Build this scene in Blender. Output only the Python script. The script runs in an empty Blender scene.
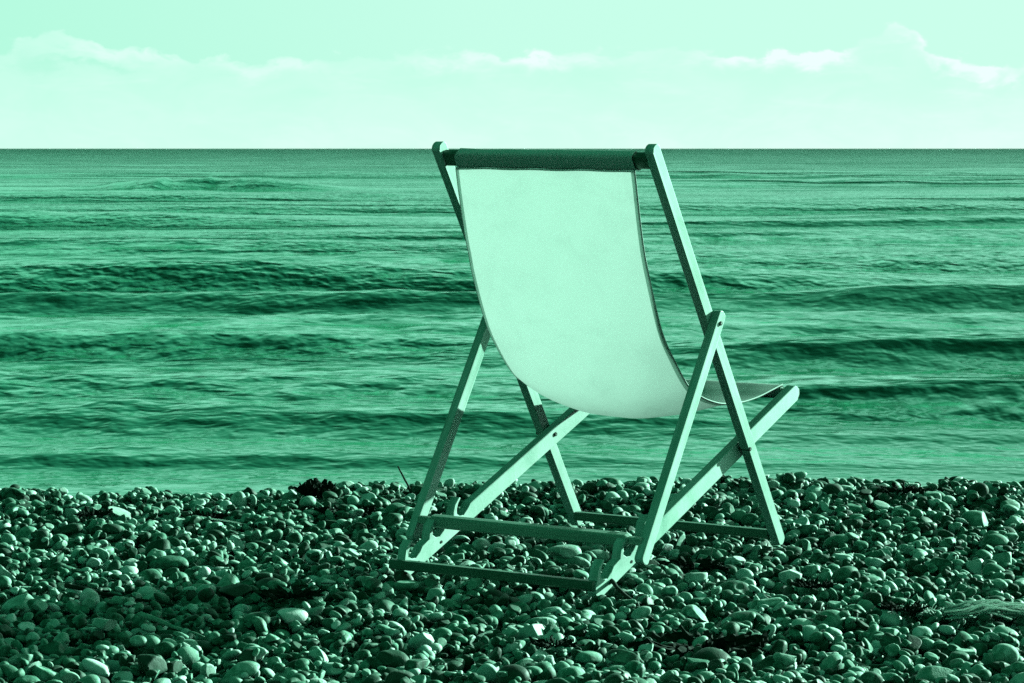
import bpy, bmesh, math, random
import numpy as np
from mathutils import Vector, Matrix

random.seed(7)
RNG = np.random.default_rng(11)
sc = bpy.context.scene
C = sc.collection

# ------------------------------------------------------------------ camera
cam_d = bpy.data.cameras.new("camera")
cam_d.sensor_width = 36.0
cam_d.lens = 100.3
cam_d.clip_start = 0.1
cam_d.clip_end = 90000.0
cam_d.dof.use_dof = True
cam_d.dof.focus_distance = 6.75
cam_d.dof.aperture_fstop = 32.0
cam = bpy.data.objects.new("camera", cam_d)
C.objects.link(cam)
cam.location = (0.0, 0.0, 0.9185)
cam.rotation_euler = (math.radians(90.0) - math.atan(193.0 / 2853.0), 0.0, 0.0)
sc.camera = cam

# ------------------------------------------------------------------ light
SUN_AZ = math.radians(40.0)      # from +X towards +Y (out to sea, to the right)
SUN_EL = math.radians(15.5)

world = bpy.data.worlds.new("World")
sc.world = world
world.use_nodes = True


class NT:
    """tiny helper round a node tree"""

    def __init__(self, tree):
        self.t = tree
        self.n = tree.nodes
        self.l = tree.links

    def new(self, typ, **kw):
        n = self.n.new(typ)
        for k, v in kw.items():
            setattr(n, k, v)
        return n

    def put(self, sock, v):
        if isinstance(v, bpy.types.NodeSocket):
            self.l.new(v, sock)
        elif v is not None:
            sock.default_value = v

    def math(self, op, a, b=None, c=None, clamp=False):
        n = self.new("ShaderNodeMath", operation=op)
        n.use_clamp = clamp
        self.put(n.inputs[0], a)
        self.put(n.inputs[1], b)
        self.put(n.inputs[2], c)
        return n.outputs[0]

    def noise(self, vec, scale, detail=3.0, rough=0.5, dist=0.0, dims="3D"):
        n = self.new("ShaderNodeTexNoise", noise_dimensions=dims)
        self.put(n.inputs["Vector"], vec)
        n.inputs["Scale"].default_value = scale
        n.inputs["Detail"].default_value = detail
        n.inputs["Roughness"].default_value = rough
        n.inputs["Distortion"].default_value = dist
        return n.outputs["Fac"]

    def ramp(self, fac, stops, interp="LINEAR"):
        n = self.new("ShaderNodeValToRGB")
        n.color_ramp.interpolation = interp
        e = n.color_ramp.elements
        while len(e) < len(stops):
            e.new(0.5)
        for el, (p, c) in zip(e, stops):
            el.position = p
            if not isinstance(c, (tuple, list)):
                c = (c, c, c)
            el.color = (c[0], c[1], c[2], 1.0)
        self.put(n.inputs[0], fac)
        return n.outputs[0]

    def mapr(self, v, a, b, c=0.0, d=1.0, smooth=False):
        n = self.new("ShaderNodeMapRange")
        n.interpolation_type = "SMOOTHSTEP" if smooth else "LINEAR"
        self.put(n.inputs[0], v)
        for i, x in enumerate((a, b, c, d)):
            n.inputs[i + 1].default_value = x
        return n.outputs[0]

    def mix(self, f, a, b, blend="MIX"):
        n = self.new("ShaderNodeMix", data_type="RGBA", blend_type=blend)
        self.put(n.inputs[0], f)
        self.put(n.inputs[6], a if not isinstance(a, tuple) else (*a, 1.0))
        self.put(n.inputs[7], b if not isinstance(b, tuple) else (*b, 1.0))
        return n.outputs[2]

    def vmul(self, v, s):
        n = self.new("ShaderNodeVectorMath", operation="MULTIPLY")
        self.put(n.inputs[0], v)
        n.inputs[1].default_value = s
        return n.outputs[0]


w = NT(world.node_tree)
bg = world.node_tree.nodes["Background"]
sky = w.new("ShaderNodeTexSky", sky_type="NISHITA")
sky.sun_disc = False
sky.sun_elevation = SUN_EL
sky.sun_rotation = math.radians(90.0) - SUN_AZ
bw = w.new("ShaderNodeRGBToBW")
w.l.new(sky.outputs[0], bw.inputs[0])
lum0 = w.math("MULTIPLY", bw.outputs[0], 0.1)
geo = w.new("ShaderNodeTexCoord")
sep = w.new("ShaderNodeSeparateXYZ")
w.l.new(geo.outputs["Generated"], sep.inputs[0])
X_, Y_, Z_ = sep.outputs
az = w.math("ARCTAN2", X_, Y_)
# unseen landward sky, dimmed away from the sun to deepen shade on rail backs
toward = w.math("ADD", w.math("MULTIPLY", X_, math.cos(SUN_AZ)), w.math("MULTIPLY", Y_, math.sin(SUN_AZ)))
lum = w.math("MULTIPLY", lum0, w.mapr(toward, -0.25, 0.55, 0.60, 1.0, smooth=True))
hor = w.math("SQRT", w.math("ADD", w.math("MULTIPLY", X_, X_), w.math("MULTIPLY", Y_, Y_)))
el = w.math("DIVIDE", Z_, hor)
comb = w.new("ShaderNodeCombineXYZ")
w.put(comb.inputs[0], w.math("MULTIPLY", az, 1.0))
w.put(comb.inputs[1], w.math("MULTIPLY", el, 2.0))
cl = comb.outputs[0]
comb1 = w.new("ShaderNodeCombineXYZ")
w.put(comb1.inputs[0], az)
az1 = comb1.outputs[0]
# a low bank of cumulus along the sea horizon
edge = w.math("ADD", 0.0300, w.math("MULTIPLY", w.noise(az1, 30.0, 2.0), 0.007))


def gauss(c, s, h):
    d = w.math("DIVIDE", w.math("SUBTRACT", az, c), s)
    return w.math("MULTIPLY", w.math("EXPONENT", w.math("MULTIPLY", w.math("MULTIPLY", d, d), -1.0)), h)


for c_, s_, h_ in ((0.1325, 0.010, 0.010), (0.170, 0.014, -0.006), (-0.158, 0.022, 0.005), (-0.09, 0.03, -0.004)):
    edge = w.math("ADD", edge, gauss(c_, s_, h_))
billow = w.math("MULTIPLY", w.math("SUBTRACT", w.noise(cl, 85.0, 5.0, 0.55, 0.4), 0.5), 0.016)
d_ = w.math("SUBTRACT", w.math("ADD", edge, billow), el)
bank = w.mapr(d_, -0.0008, 0.0022, smooth=True)
rim = w.math("MULTIPLY", bank, w.mapr(d_, 0.001, 0.008, 1.0, 0.0, smooth=True))
patch = w.mapr(w.noise(cl, 22.0, 3.0), 0.36, 0.62, 0.08, 1.0, smooth=True)
soft = w.mapr(w.noise(cl, 34.0, 5.0, 0.6, 0.6), 0.35, 0.7, smooth=True)
rim = w.math("MULTIPLY", rim, patch)
glow = w.mapr(el, 0.0, 0.03, 1.0, 0.0, smooth=True)
lowsky = w.mapr(el, 0.05, 0.13, 1.0, 0.0, smooth=True)
comb2 = w.new("ShaderNodeCombineXYZ")
w.put(comb2.inputs[0], az)
w.put(comb2.inputs[1], w.math("MULTIPLY", el, 5.0))
streak = w.mapr(w.noise(comb2.outputs[0], 30.0, 5.0, 0.6, 0.5), 0.50, 0.68, smooth=True)
streak = w.math("MULTIPLY", streak, w.mapr(el, 0.010, 0.034, 0.3, 1.0))
streak = w.math("MULTIPLY", streak, bank)
under = w.math("MULTIPLY", bank, w.mapr(d_, 0.003, 0.007, smooth=True))
under = w.math("MULTIPLY", under, w.mapr(d_, 0.007, 0.016, 1.0, 0.0, smooth=True))
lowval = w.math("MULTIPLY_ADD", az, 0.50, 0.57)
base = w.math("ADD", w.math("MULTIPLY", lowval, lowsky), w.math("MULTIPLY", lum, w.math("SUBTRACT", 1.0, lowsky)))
add = w.math("ADD", w.math("MULTIPLY", w.math("MULTIPLY", rim, w.mapr(az, -0.16, 0.06, 0.5, 1.0)), 0.60), w.math("MULTIPLY", glow, 0.19))
add = w.math("ADD", add, w.math("MULTIPLY", bank, w.math("MULTIPLY_ADD", soft, 0.11, 0.04)))
add = w.math("ADD", add, w.math("MULTIPLY", streak, 0.13))
add = w.math("SUBTRACT", add, w.math("MULTIPLY", w.math("MULTIPLY", under, patch), 0.05))
add = w.math("MULTIPLY", add, lowsky)
val = w.math("MINIMUM", w.math("ADD", base, add), 1.15)
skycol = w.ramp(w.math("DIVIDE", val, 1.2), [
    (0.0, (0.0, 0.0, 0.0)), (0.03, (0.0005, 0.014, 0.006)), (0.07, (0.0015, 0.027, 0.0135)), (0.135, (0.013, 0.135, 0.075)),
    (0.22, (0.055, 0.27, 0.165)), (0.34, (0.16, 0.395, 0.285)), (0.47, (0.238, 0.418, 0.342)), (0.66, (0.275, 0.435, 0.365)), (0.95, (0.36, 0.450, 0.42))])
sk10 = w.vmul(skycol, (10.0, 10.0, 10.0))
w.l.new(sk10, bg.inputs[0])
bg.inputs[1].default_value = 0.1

sun_d = bpy.data.lights.new("sun", "SUN")
sun_d.energy = 5.0
sun_d.angle = math.radians(0.6)
sun_d.color = (0.65, 1.0, 0.84)
sun = bpy.data.objects.new("sun", sun_d)
C.objects.link(sun)
sdir = Vector((math.cos(SUN_AZ) * math.cos(SUN_EL), math.sin(SUN_AZ) * math.cos(SUN_EL), math.sin(SUN_EL)))
sun.rotation_euler = sdir.to_track_quat("Z", "Y").to_euler()
sun.location = sdir * 30.0

vs = sc.view_settings
vs.view_transform = "Standard"
vs.look = "None"
vs.gamma = 1.0
vs.use_curve_mapping = False
vs.exposure = 1.25
sc.cycles.max_bounces = 8
sc.cycles.diffuse_bounces = 0
sc.cycles.sample_clamp_direct = 6.0
sc.cycles.sample_clamp_indirect = 3.0
sc.cycles.use_denoising = False


# ------------------------------------------------------------------ helpers
def new_mat(name):
    m = bpy.data.materials.new(name)
    m.use_nodes = True
    t = NT(m.node_tree)
    p = m.node_tree.nodes["Principled BSDF"]
    return m, t, p


def link(name, me, mat=None, parent=None, smooth=False):
    o = bpy.data.objects.new(name, me)
    C.objects.link(o)
    if mat is not None:
        me.materials.append(mat)
    if parent is not None:
        o.parent = parent
    if smooth:
        me.polygons.foreach_set("use_smooth", np.ones(len(me.polygons), dtype=bool))
    return o


def tag(o, label=None, cat=None, group=None, kind=None):
    if label:
        o["label"] = label
    if cat:
        o["category"] = cat
    if group:
        o["group"] = group
    if kind:
        o["kind"] = kind
    return o


def np_mesh(name, co, faces):
    """co (n,3), faces (m,k) with constant k"""
    me = bpy.data.meshes.new(name)
    n, (m, k) = len(co), faces.shape
    me.vertices.add(n)
    me.vertices.foreach_set("co", np.asarray(co, dtype=np.float32).ravel())
    me.loops.add(m * k)
    me.loops.foreach_set("vertex_index", faces.astype(np.int32).ravel())
    me.polygons.add(m)
    me.polygons.foreach_set("loop_start", np.arange(0, m * k, k, dtype=np.int32))
    me.update(calc_edges=True)
    me.validate()
    return me


def fnoise(x, y, seed, freqs=((0.6, 1.0), (1.3, 0.6), (2.7, 0.35))):
    """smooth pseudo-noise over the ground plane, about -1..1"""
    r = np.random.default_rng(seed)
    out = np.zeros_like(np.asarray(x, dtype=float))
    tot = 0.0
    for f, a in freqs:
        for _ in range(3):
            th = r.uniform(0, 2 * math.pi)
            ph = r.uniform(0, 2 * math.pi)
            out = out + a * np.sin(2 * math.pi * f * r.uniform(0.8, 1.25) * (x * math.cos(th) + y * math.sin(th)) + ph)
            tot += a
    return out / tot * 1.6


# ------------------------------------------------------------------ materials
def stone_material(name, wet=False):
    m, t, p = new_mat(name)
    at = t.new("ShaderNodeAttribute", attribute_name="tone")
    s = t.new("ShaderNodeSeparateColor")
    t.l.new(at.outputs["Color"], s.inputs[0])
    tc = t.new("ShaderNodeTexCoord")
    off = t.new("ShaderNodeVectorMath", operation="ADD")
    t.l.new(tc.outputs["Object"], off.inputs[0])
    sc3 = t.new("ShaderNodeVectorMath", operation="SCALE")
    t.l.new(at.outputs["Color"], sc3.inputs[0])
    sc3.inputs["Scale"].default_value = 7.0
    t.l.new(sc3.outputs[0], off.inputs[1])
    v = off.outputs[0]
    blot = t.mapr(t.noise(v, 38.0, 4.0, 0.6, 0.5), 0.32, 0.68, -0.5, 0.5)
    grain = t.mapr(t.noise(v, 260.0, 3.0, 0.6), 0.3, 0.7, -0.5, 0.5)
    vein = t.math("ABSOLUTE", t.math("SUBTRACT", t.noise(v, 22.0, 2.0, 0.5, 1.2), 0.5))
    vein = t.mapr(vein, 0.0, 0.02, 0.14, 0.0, smooth=True)
    f = t.math("ADD", s.outputs[0], t.math("MULTIPLY", blot, t.math("MULTIPLY_ADD", s.outputs[1], 0.42, 0.08)))
    f = t.math("ADD", f, t.math("MULTIPLY", grain, 0.12))
    f = t.math("ADD", f, t.math("MULTIPLY", vein, s.outputs[2]), clamp=True)
    col = t.ramp(f, [(0.0, (0.003, 0.018, 0.009)), (0.28, (0.013, 0.078, 0.042)), (0.55, (0.115, 0.34, 0.23)),
                     (0.8, (0.48, 0.72, 0.60)), (1.0, (0.72, 0.90, 0.82))])
    t.l.new(col, p.inputs["Base Color"])
    t.put(p.inputs["Roughness"], t.mapr(t.noise(v, 30.0, 2.0), 0.3, 0.7, 0.50, 0.85))
    p.inputs["Specular IOR Level"].default_value = 0.5
    p.inputs["Specular Tint"].default_value = (0.6, 1.0, 0.8, 1.0)
    b = t.new("ShaderNodeBump")
    b.inputs["Strength"].default_value = 0.35
    b.inputs["Distance"].default_value = 0.003
    t.put(b.inputs["Height"], t.math("ADD", t.noise(v, 70.0, 4.0, 0.6), t.math("MULTIPLY", t.noise(v, 320.0, 2.0), 0.25)))
    t.l.new(b.outputs[0], p.inputs["Normal"])
    return m


M_STONE = stone_material("sea_worn_flint")


def wood_material(name, c0, c1, axis_scale, rough=(0.34, 0.5), dirt=0.5):
    m, t, p = new_mat(name)
    tc = t.new("ShaderNodeTexCoord")
    v = t.vmul(tc.outputs["Object"], axis_scale)
    g = t.noise(v, 9.0, 6.0, 0.62, 0.35)
    g2 = t.noise(tc.outputs["Object"], 14.0, 4.0, 0.6)
    g3 = t.noise(tc.outputs["Object"], 130.0, 3.0, 0.6)
    f = t.math("ADD", t.mapr(g, 0.3, 0.7), t.math("MULTIPLY", t.math("SUBTRACT", g2, 0.5), 0.7))
    col = t.ramp(f, [(0.0, c0), (1.0, c1)])
    spots = t.mapr(g3, 0.66, 0.74, 0.0, dirt, smooth=True)
    col = t.mix(spots, col, (c0[0] * 0.25, c0[1] * 0.3, c0[2] * 0.28))
    t.l.new(col, p.inputs["Base Color"])
    t.put(p.inputs["Roughness"], t.mapr(g, 0.3, 0.7, *rough))
    p.inputs["Specular IOR Level"].default_value = 0.3
    p.inputs["Specular Tint"].default_value = (0.6, 1.0, 0.8, 1.0)
    b = t.new("ShaderNodeBump")
    b.inputs["Strength"].default_value = 0.25
    b.inputs["Distance"].default_value = 0.002
    t.put(b.inputs["Height"], t.math("ADD", g, t.math("MULTIPLY", g3, 0.4)))
    t.l.new(b.outputs[0], p.inputs["Normal"])
    return m


M_RAIL = wood_material("pale_varnished_wood", (0.26, 0.56, 0.42), (0.58, 0.88, 0.76), (8.0, 0.6, 0.6), (0.5, 0.72))
M_BAR = wood_material("weathered_bar_wood", (0.20, 0.42, 0.31), (0.36, 0.62, 0.48), (0.5, 8.0, 8.0), dirt=0.7)
M_REAR = wood_material("dark_bar_wood", (0.035, 0.12, 0.075), (0.08, 0.22, 0.145), (0.5, 8.0, 8.0), dirt=0.7)  # darker wood tone for the top, rear and foot bars
M_STICK = wood_material("bleached_driftwood", (0.16, 0.34, 0.25), (0.36, 0.60, 0.46), (0.6, 9.0, 9.0), (0.5, 0.75))
M_TWIG = wood_material("dark_wet_twig", (0.002, 0.014, 0.007), (0.008, 0.035, 0.02), (3.0, 3.0, 3.0), (0.85, 0.95))

M_METAL, t_, p_ = new_mat("dark_bolt_metal")
p_.inputs["Base Color"].default_value = (0.01, 0.035, 0.022, 1)
p_.inputs["Metallic"].default_value = 0.6
t_.put(p_.inputs["Roughness"], t_.mapr(t_.noise(None, 60.0), 0.3, 0.7, 0.35, 0.6))

M_WEED, t_, p_ = new_mat("dried_dark_seaweed")
t_.l.new(t_.ramp(t_.noise(None, 45.0, 4.0), [(0.3, (0.001, 0.010, 0.005)), (0.7, (0.008, 0.035, 0.02))]), p_.inputs["Base Color"])
p_.inputs["Roughness"].default_value = 0.9
p_.inputs["Specular IOR Level"].default_value = 0.1

M_STRAW, t_, p_ = new_mat("bleached_straw")
t_.l.new(t_.ramp(t_.noise(None, 90.0, 3.0), [(0.3, (0.50, 0.76, 0.62)), (0.7, (0.75, 0.92, 0.84))]), p_.inputs["Base Color"])
p_.inputs["Roughness"].default_value = 0.6
st_tr = t_.new("ShaderNodeBsdfTranslucent")
st_tr.inputs["Color"].default_value = (0.66, 0.9, 0.78, 1)
st_mx = t_.new("ShaderNodeMixShader")
st_mx.inputs[0].default_value = 0.45
st_out = [n for n in M_STRAW.node_tree.nodes if n.type == "OUTPUT_MATERIAL"][0]
t_.l.new(p_.outputs[0], st_mx.inputs[1])
t_.l.new(st_tr.outputs[0], st_mx.inputs[2])
t_.l.new(st_mx.outputs[0], st_out.inputs[0])


def cloth_material(name, strength=1.0, gain=1.0):
    m = bpy.data.materials.new(name)
    m.use_nodes = True
    t = NT(m.node_tree)
    for n in list(m.node_tree.nodes):
        m.node_tree.nodes.remove(n)
    out = t.new("ShaderNodeOutputMaterial")
    tc = t.new("ShaderNodeTexCoord")
    ob = tc.outputs["Object"]
    big = t.noise(t.vmul(ob, (1.0, 1.0, 1.6)), 7.0, 4.0, 0.6, 0.4)
    st = t.noise(ob, 20.0, 4.0, 0.65, 0.6)
    f = t.math("ADD", t.math("MULTIPLY", big, 0.6), t.math("MULTIPLY", st, 0.4))
    col = t.ramp(f, [(p_, tuple(c * gain for c in q_)) for p_, q_ in ((0.32, (0.45, 0.61, 0.54)), (0.48, (0.49, 0.66, 0.585)), (0.66, (0.50, 0.67, 0.595)))])
    uv = t.new("ShaderNodeUVMap")
    wv = t.new("ShaderNodeTexWave", wave_type="BANDS", bands_direction="X")
    t.l.new(uv.outputs[0], wv.inputs["Vector"])
    wv.inputs["Scale"].default_value = 90.0
    wv.inputs["Distortion"].default_value = 0.6
    wv2 = t.new("ShaderNodeTexWave", wave_type="BANDS", bands_direction="Y")
    t.l.new(uv.outputs[0], wv2.inputs["Vector"])
    wv2.inputs["Scale"].default_value = 90.0
    wv2.inputs["Distortion"].default_value = 0.6
    b = t.new("ShaderNodeBump")
    b.inputs["Strength"].default_value = 0.12
    b.inputs["Distance"].default_value = 0.0012
    crease = t.noise(t.vmul(ob, (1.0, 3.0, 3.0)), 10.0, 3.0, 0.5, 0.3)
    t.put(b.inputs["Height"], t.math("ADD", t.math("ADD", wv.outputs["Fac"], wv2.outputs["Fac"]), t.math("MULTIPLY", crease, 6.0)))
    d = t.new("ShaderNodeBsdfDiffuse")
    tr = t.new("ShaderNodeBsdfTranslucent")
    for n in (d, tr):
        t.l.new(col, n.inputs["Color"])
        t.l.new(b.outputs[0], n.inputs["Normal"])
    mx = t.new("ShaderNodeMixShader")
    mx.inputs[0].default_value = 0.32 * strength
    t.l.new(d.outputs[0], mx.inputs[1])
    t.l.new(tr.outputs[0], mx.inputs[2])
    t.l.new(mx.outputs[0], out.inputs[0])
    return m


M_CLOTH = cloth_material("cream_canvas")
M_HEM = cloth_material("cream_canvas_hem", 2.0)
M_SLEEVE = cloth_material("cream_canvas_sleeve", 0.1, 1.3)

# ------------------------------------------------------------------ ground
def ground_top(x, y):
    """height of the top of the shingle"""
    x = np.asarray(x, dtype=float)
    y = np.asarray(y, dtype=float)
    z = -0.086 + 0.012 * fnoise(x, y, 3, ((0.35, 1.0), (0.8, 0.7), (1.6, 0.45))) + 0.007 * fnoise(x, y, 4, ((2.6, 1.0), (4.5, 0.8)))
    # storm ridge near the crest: higher in the middle, lower at the left
    ridge = np.exp(-((y - 8.05) / 0.45) ** 2)
    z = z + ridge * (0.046 - 0.038 / (1 + np.exp((x + 0.62) / 0.06)) - 0.010 / (1 + np.exp(-(x - 0.75) / 0.15)))
    # foreground hollow on the right
    z = z - 0.020 * np.exp(-((x - 0.62) / 0.5) ** 2 - ((y - 5.55) / 0.28) ** 2)
    # falls away to the water beyond the crest
    k = np.maximum(y - 8.06, 0.0)
    z = z - 0.33 * k * k / (k + 0.25)
    # unseen bank added behind the camera to hold back low sky light
    q = np.maximum(1.2 - y, 0.0)
    return z + 1.9 * (1 - np.exp(-(q / 8.0) ** 1.6))


SEA_Z = -1.6

# one ground sheet: the beach round the chair and far to both sides, the sea bed beyond
xs = np.concatenate([-np.geomspace(4000, 3.2, 60), np.arange(-3.1, 3.15, 0.06), np.geomspace(3.2, 4000, 60)])
ys = np.concatenate([-np.geomspace(4000, 3.0, 70), np.arange(-2.9, 3.9, 0.15), np.arange(4.0, 9.6, 0.06), np.arange(9.7, 22, 0.4), np.geomspace(22, 60000, 30)])
gx, gy = np.meshgrid(xs, ys)
gz = np.maximum(ground_top(gx, gy) - 0.030, SEA_Z - 2.0)
nx, ny = len(xs), len(ys)
idx = np.arange(nx * ny).reshape(ny, nx)
quads = np.stack([idx[:-1, :-1], idx[:-1, 1:], idx[1:, 1:], idx[1:, :-1]], -1).reshape(-1, 4)
M_BED, t_, p_ = new_mat("shingle_bed")
tc_ = t_.new("ShaderNodeTexCoord")
vo = t_.new("ShaderNodeTexVoronoi")
t_.l.new(tc_.outputs["Object"], vo.inputs["Vector"])
vo.inputs["Scale"].default_value = 32.0
sp_ = t_.new("ShaderNodeSeparateColor")
t_.l.new(vo.outputs["Color"], sp_.inputs[0])
shore_ = t_.ramp(sp_.outputs[0], [(0.0, (0.003, 0.018, 0.009)), (0.5, (0.02, 0.06, 0.038)), (1.0, (0.07, 0.16, 0.11))])
dim_bank_ = t_.ramp(t_.noise(tc_.outputs["Object"], 6.0, 5.0, 0.65), [(0.3, (0.001, 0.008, 0.003)), (0.7, (0.006, 0.024, 0.012))])
sy_ = t_.new("ShaderNodeSeparateXYZ")
t_.l.new(tc_.outputs["Object"], sy_.inputs[0])
edge_ = t_.math("ADD", sy_.outputs[1], t_.math("MULTIPLY", t_.noise(tc_.outputs["Object"], 1.4, 3.0), 1.2))
t_.l.new(t_.mix(t_.mapr(edge_, 0.8, 1.3), dim_bank_, shore_), p_.inputs["Base Color"])   # added bank kept near black to limit light bounced from behind
p_.inputs["Roughness"].default_value = 0.9
p_.inputs["Specular IOR Level"].default_value = 0.15
bp_ = t_.new("ShaderNodeBump")
bp_.inputs["Distance"].default_value = 0.02
t_.put(bp_.inputs["Height"], t_.math("SUBTRACT", 1.0, vo.outputs["Distance"]))
t_.l.new(bp_.outputs[0], p_.inputs["Normal"])
tag(link("ground", np_mesh("ground", np.stack([gx, gy, gz], -1).reshape(-1, 3), quads), M_BED, smooth=True),
    "dark shingle bed under the pebbles sloping down to the sea", kind="structure")

# ------------------------------------------------------------------ sea
SY = np.concatenate([14.0 * 1.0042 ** np.arange(0, 860), 14.0 * 1.0042 ** 860 * 1.045 ** np.arange(1, 106)])
half = 7.0 + 0.30 * SY
side_ = np.concatenate([np.linspace(1.0, 3.4, 170)[1:], np.geomspace(3.4, 30.0, 24)[1:]])
tcol = np.concatenate([-side_[::-1], np.linspace(-1, 1, 720), side_])
NC = len(tcol)
WX = half[:, None] * tcol[None, :]
WY = np.repeat(SY[:, None], NC, 1)
dy = np.gradient(SY)[:, None]
Z = np.zeros_like(WX)
DX = np.zeros_like(WX)
DYs = np.zeros_like(WX)
r = np.random.default_rng(5)
# wind sea: many directional wave trains, those too fine for the local mesh fade out
lams = np.geomspace(0.30, 14.0, 72)
gust = 0.85 + 0.35 * np.clip(fnoise(WX * 0.5, WY * 0.8, 21, ((0.02, 1.0), (0.045, 0.8), (0.1, 0.5))), -1, 1)
shore = np.clip((WY - 17.0) / 20.0, 0.25, 1.0)
for lam in lams:
    th = r.normal(0.0, 0.50 if lam < 1.6 else (0.16 if lam < 5 else 0.05))
    k = 2 * math.pi / lam
    kx, ky = k * math.sin(th), -k * math.cos(th)
    if lam < 1.8:
        a = 0.0058 * lam ** 0.9 * r.uniform(0.7, 1.3)
    elif lam < 5:
        a = 0.0050 * r.uniform(0.7, 1.3)
    else:
        a = 0.0065 * r.uniform(0.7, 1.2)
    fade = np.clip((lam / (2.4 * dy)) - 1.0, 0.0, 1.0)
    gth = r.uniform(0, 6.28)
    env = 0.65 + 0.5 * np.sin(WX * k * 0.06 * math.cos(gth) + WY * k * 0.13 * math.sin(gth) + r.uniform(0, 6.28))
    ph = kx * WX + ky * WY + r.uniform(0, 6.28)
    g = (gust if lam < 2 else 1.0) * shore
    Z += a * fade * env * g * np.sin(ph)
    q = 0.75 * a * fade * env * g
    DX += q * math.sin(th) * np.cos(ph)
    DYs += -q * math.cos(th) * np.cos(ph)
# the swells coming in: (distance, slant, height, front, back, x centre, x half-width)
SWELLS = [
    (51.5, 0.003, 0.50, 1.5, 4.2, -16.0, 22.0), (46.6, -0.003, 0.34, 1.1, 2.6, -13.0, 15.0), (56.0, 0.003, 0.16, 1.3, 3.5, -8.0, 14.0),
    (45.6, 0.003, 0.34, 1.2, 3.6, 15.0, 13.0), (41.5, 0.002, 0.16, 1.0, 2.6, 14.0, 11.0),
    (36.6, 0.003, 0.19, 0.75, 2.2, -9.5, 12.0), (34.0, 0.003, 0.30, 1.0, 2.8, 12.0, 10.5), (39.5, -0.004, 0.12, 1.0, 2.6, 2.0, 12.0),
    (31.2, 0.0, 0.10, 0.8, 2.0, 10.0, 8.5), (29.8, 0.003, 0.085, 0.8, 2.0, -4.5, 6.5),
    (28.4, 0.003, 0.25, 0.8, 2.2, 9.4, 7.5), (26.2, -0.004, 0.10, 0.7, 1.8, -1.5, 3.4), (27.4, 0.004, 0.07, 0.7, 1.8, -7.0, 5.0),
    (23.2, 0.003, 0.055, 0.5, 1.4, -2.6, 2.9), (24.8, -0.003, 0.05, 0.6, 1.4, 6.0, 5.0),
    (70.0, 0.003, 0.26, 1.7, 4.2, -16.0, 22.0), (62.0, -0.003, 0.20, 1.5, 4.0, 18.0, 15.0), (64.0, 0.002, 0.15, 1.5, 4.0, -4.0, 16.0),
    (80.0, 0.0, 0.20, 2.0, 5.0, 14.0, 24.0),
    (97.0, 0.002, 0.42, 2.2, 6.0, -24.0, 18.0), (94.0, -0.002, 0.32, 2.2, 6.0, 27.0, 22.0), (118.0, 0.002, 0.32, 2.6, 7.0, 8.0, 34.0),
    (145.0, 0.0, 0.34, 3.0, 9.0, -24.0, 26.0), (178.0, 0.002, 0.66, 3.2, 9.0, -19.0, 7.0), (200.0, -0.002, 0.46, 3.5, 10.0, 34.0, 28.0),
    (260.0, 0.0, 0.50, 5.0, 12.0, 5.0, 60.0), (140.0, 0.0, 0.32, 3.0, 8.0, 38.0, 26.0),
]
for i, (y0, sl, h, fr, bk, xc, xw) in enumerate(SWELLS):
    yy = y0 + sl * (WX - xc) + 0.005 * y0 * fnoise(WX, WX * 0 + i, 40 + i, ((1.0 / xw, 1.0), (2.8 / xw, 0.4), (8.0 / xw, 0.2)))
    d = WY - yy
    amp = 1.12 * h * np.exp(-(np.abs(WX - xc) / xw) ** 4) * (0.92 + 0.14 * fnoise(WX, WX * 0 + 2.0 * i, 70 + i, ((2.5 / xw, 1.0), (6.0 / xw, 0.7))))
    prof = np.where(d < 0, np.exp(-(d / fr) ** 2), np.exp(-(d / bk) ** 2))
    trough = -0.45 * np.exp(-((d + 2.0 * fr) / (1.5 * fr)) ** 2)
    Z += amp * (prof + trough)
far = np.clip((6000.0 - WY) / 5000.0, 0.0, 1.0)
P = np.stack([WX + DX * far, WY + DYs * far, SEA_Z + Z * far], -1)
n0 = len(SY)
idx = np.arange(n0 * NC).reshape(n0, NC)
quads = np.stack([idx[:-1, :-1], idx[:-1, 1:], idx[1:, 1:], idx[1:, :-1]], -1).reshape(-1, 4)
# flat outer water on both sides joins the same sheet
M_SEA = bpy.data.materials.new("green_sea_water")
M_SEA.use_nodes = True
t = NT(M_SEA.node_tree)
for n in list(M_SEA.node_tree.nodes):
    M_SEA.node_tree.nodes.remove(n)
out = t.new("ShaderNodeOutputMaterial")
tc = t.new("ShaderNodeTexCoord")
ob = t.vmul(tc.outputs["Object"], (0.62, 1.1, 1.0))
rip = None
ob2 = t.vmul(tc.outputs["Object"], (1.15, 1.0, 1.0))
for f_, st_ in ((0.05, 0.02), (0.16, 0.04), (0.6, 0.09), (1.4, 0.16), (2.7, 0.24), (5.5, 0.16)):
    n_ = t.math("MULTIPLY", t.noise(ob if f_ < 1 else ob2, f_, 2.0 if f_ < 2 else 1.0, 0.5, 0.3), st_ / f_)
    rip = n_ if rip is None else t.math("ADD", rip, n_)
sy = t.new("ShaderNodeSeparateXYZ")
t.l.new(tc.outputs["Object"], sy.inputs[0])
for f_, st_, a_, b_ in ((0.16, 0.16, 80.0, 380.0), (0.05, 0.13, 160.0, 700.0), (0.014, 0.10, 350.0, 1500.0), (0.004, 0.07, 1000.0, 5000.0)):
    n_ = t.math("MULTIPLY", t.noise(ob, f_, 3.0, 0.6, 0.35), st_ / f_)
    rip = t.math("ADD", rip, t.math("MULTIPLY", n_, t.mapr(sy.outputs[1], a_, b_)))
slick = t.noise(t.vmul(tc.outputs["Object"], (0.16, 1.0, 1.0)), 0.13, 3.0, 0.6, 0.3)
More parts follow.
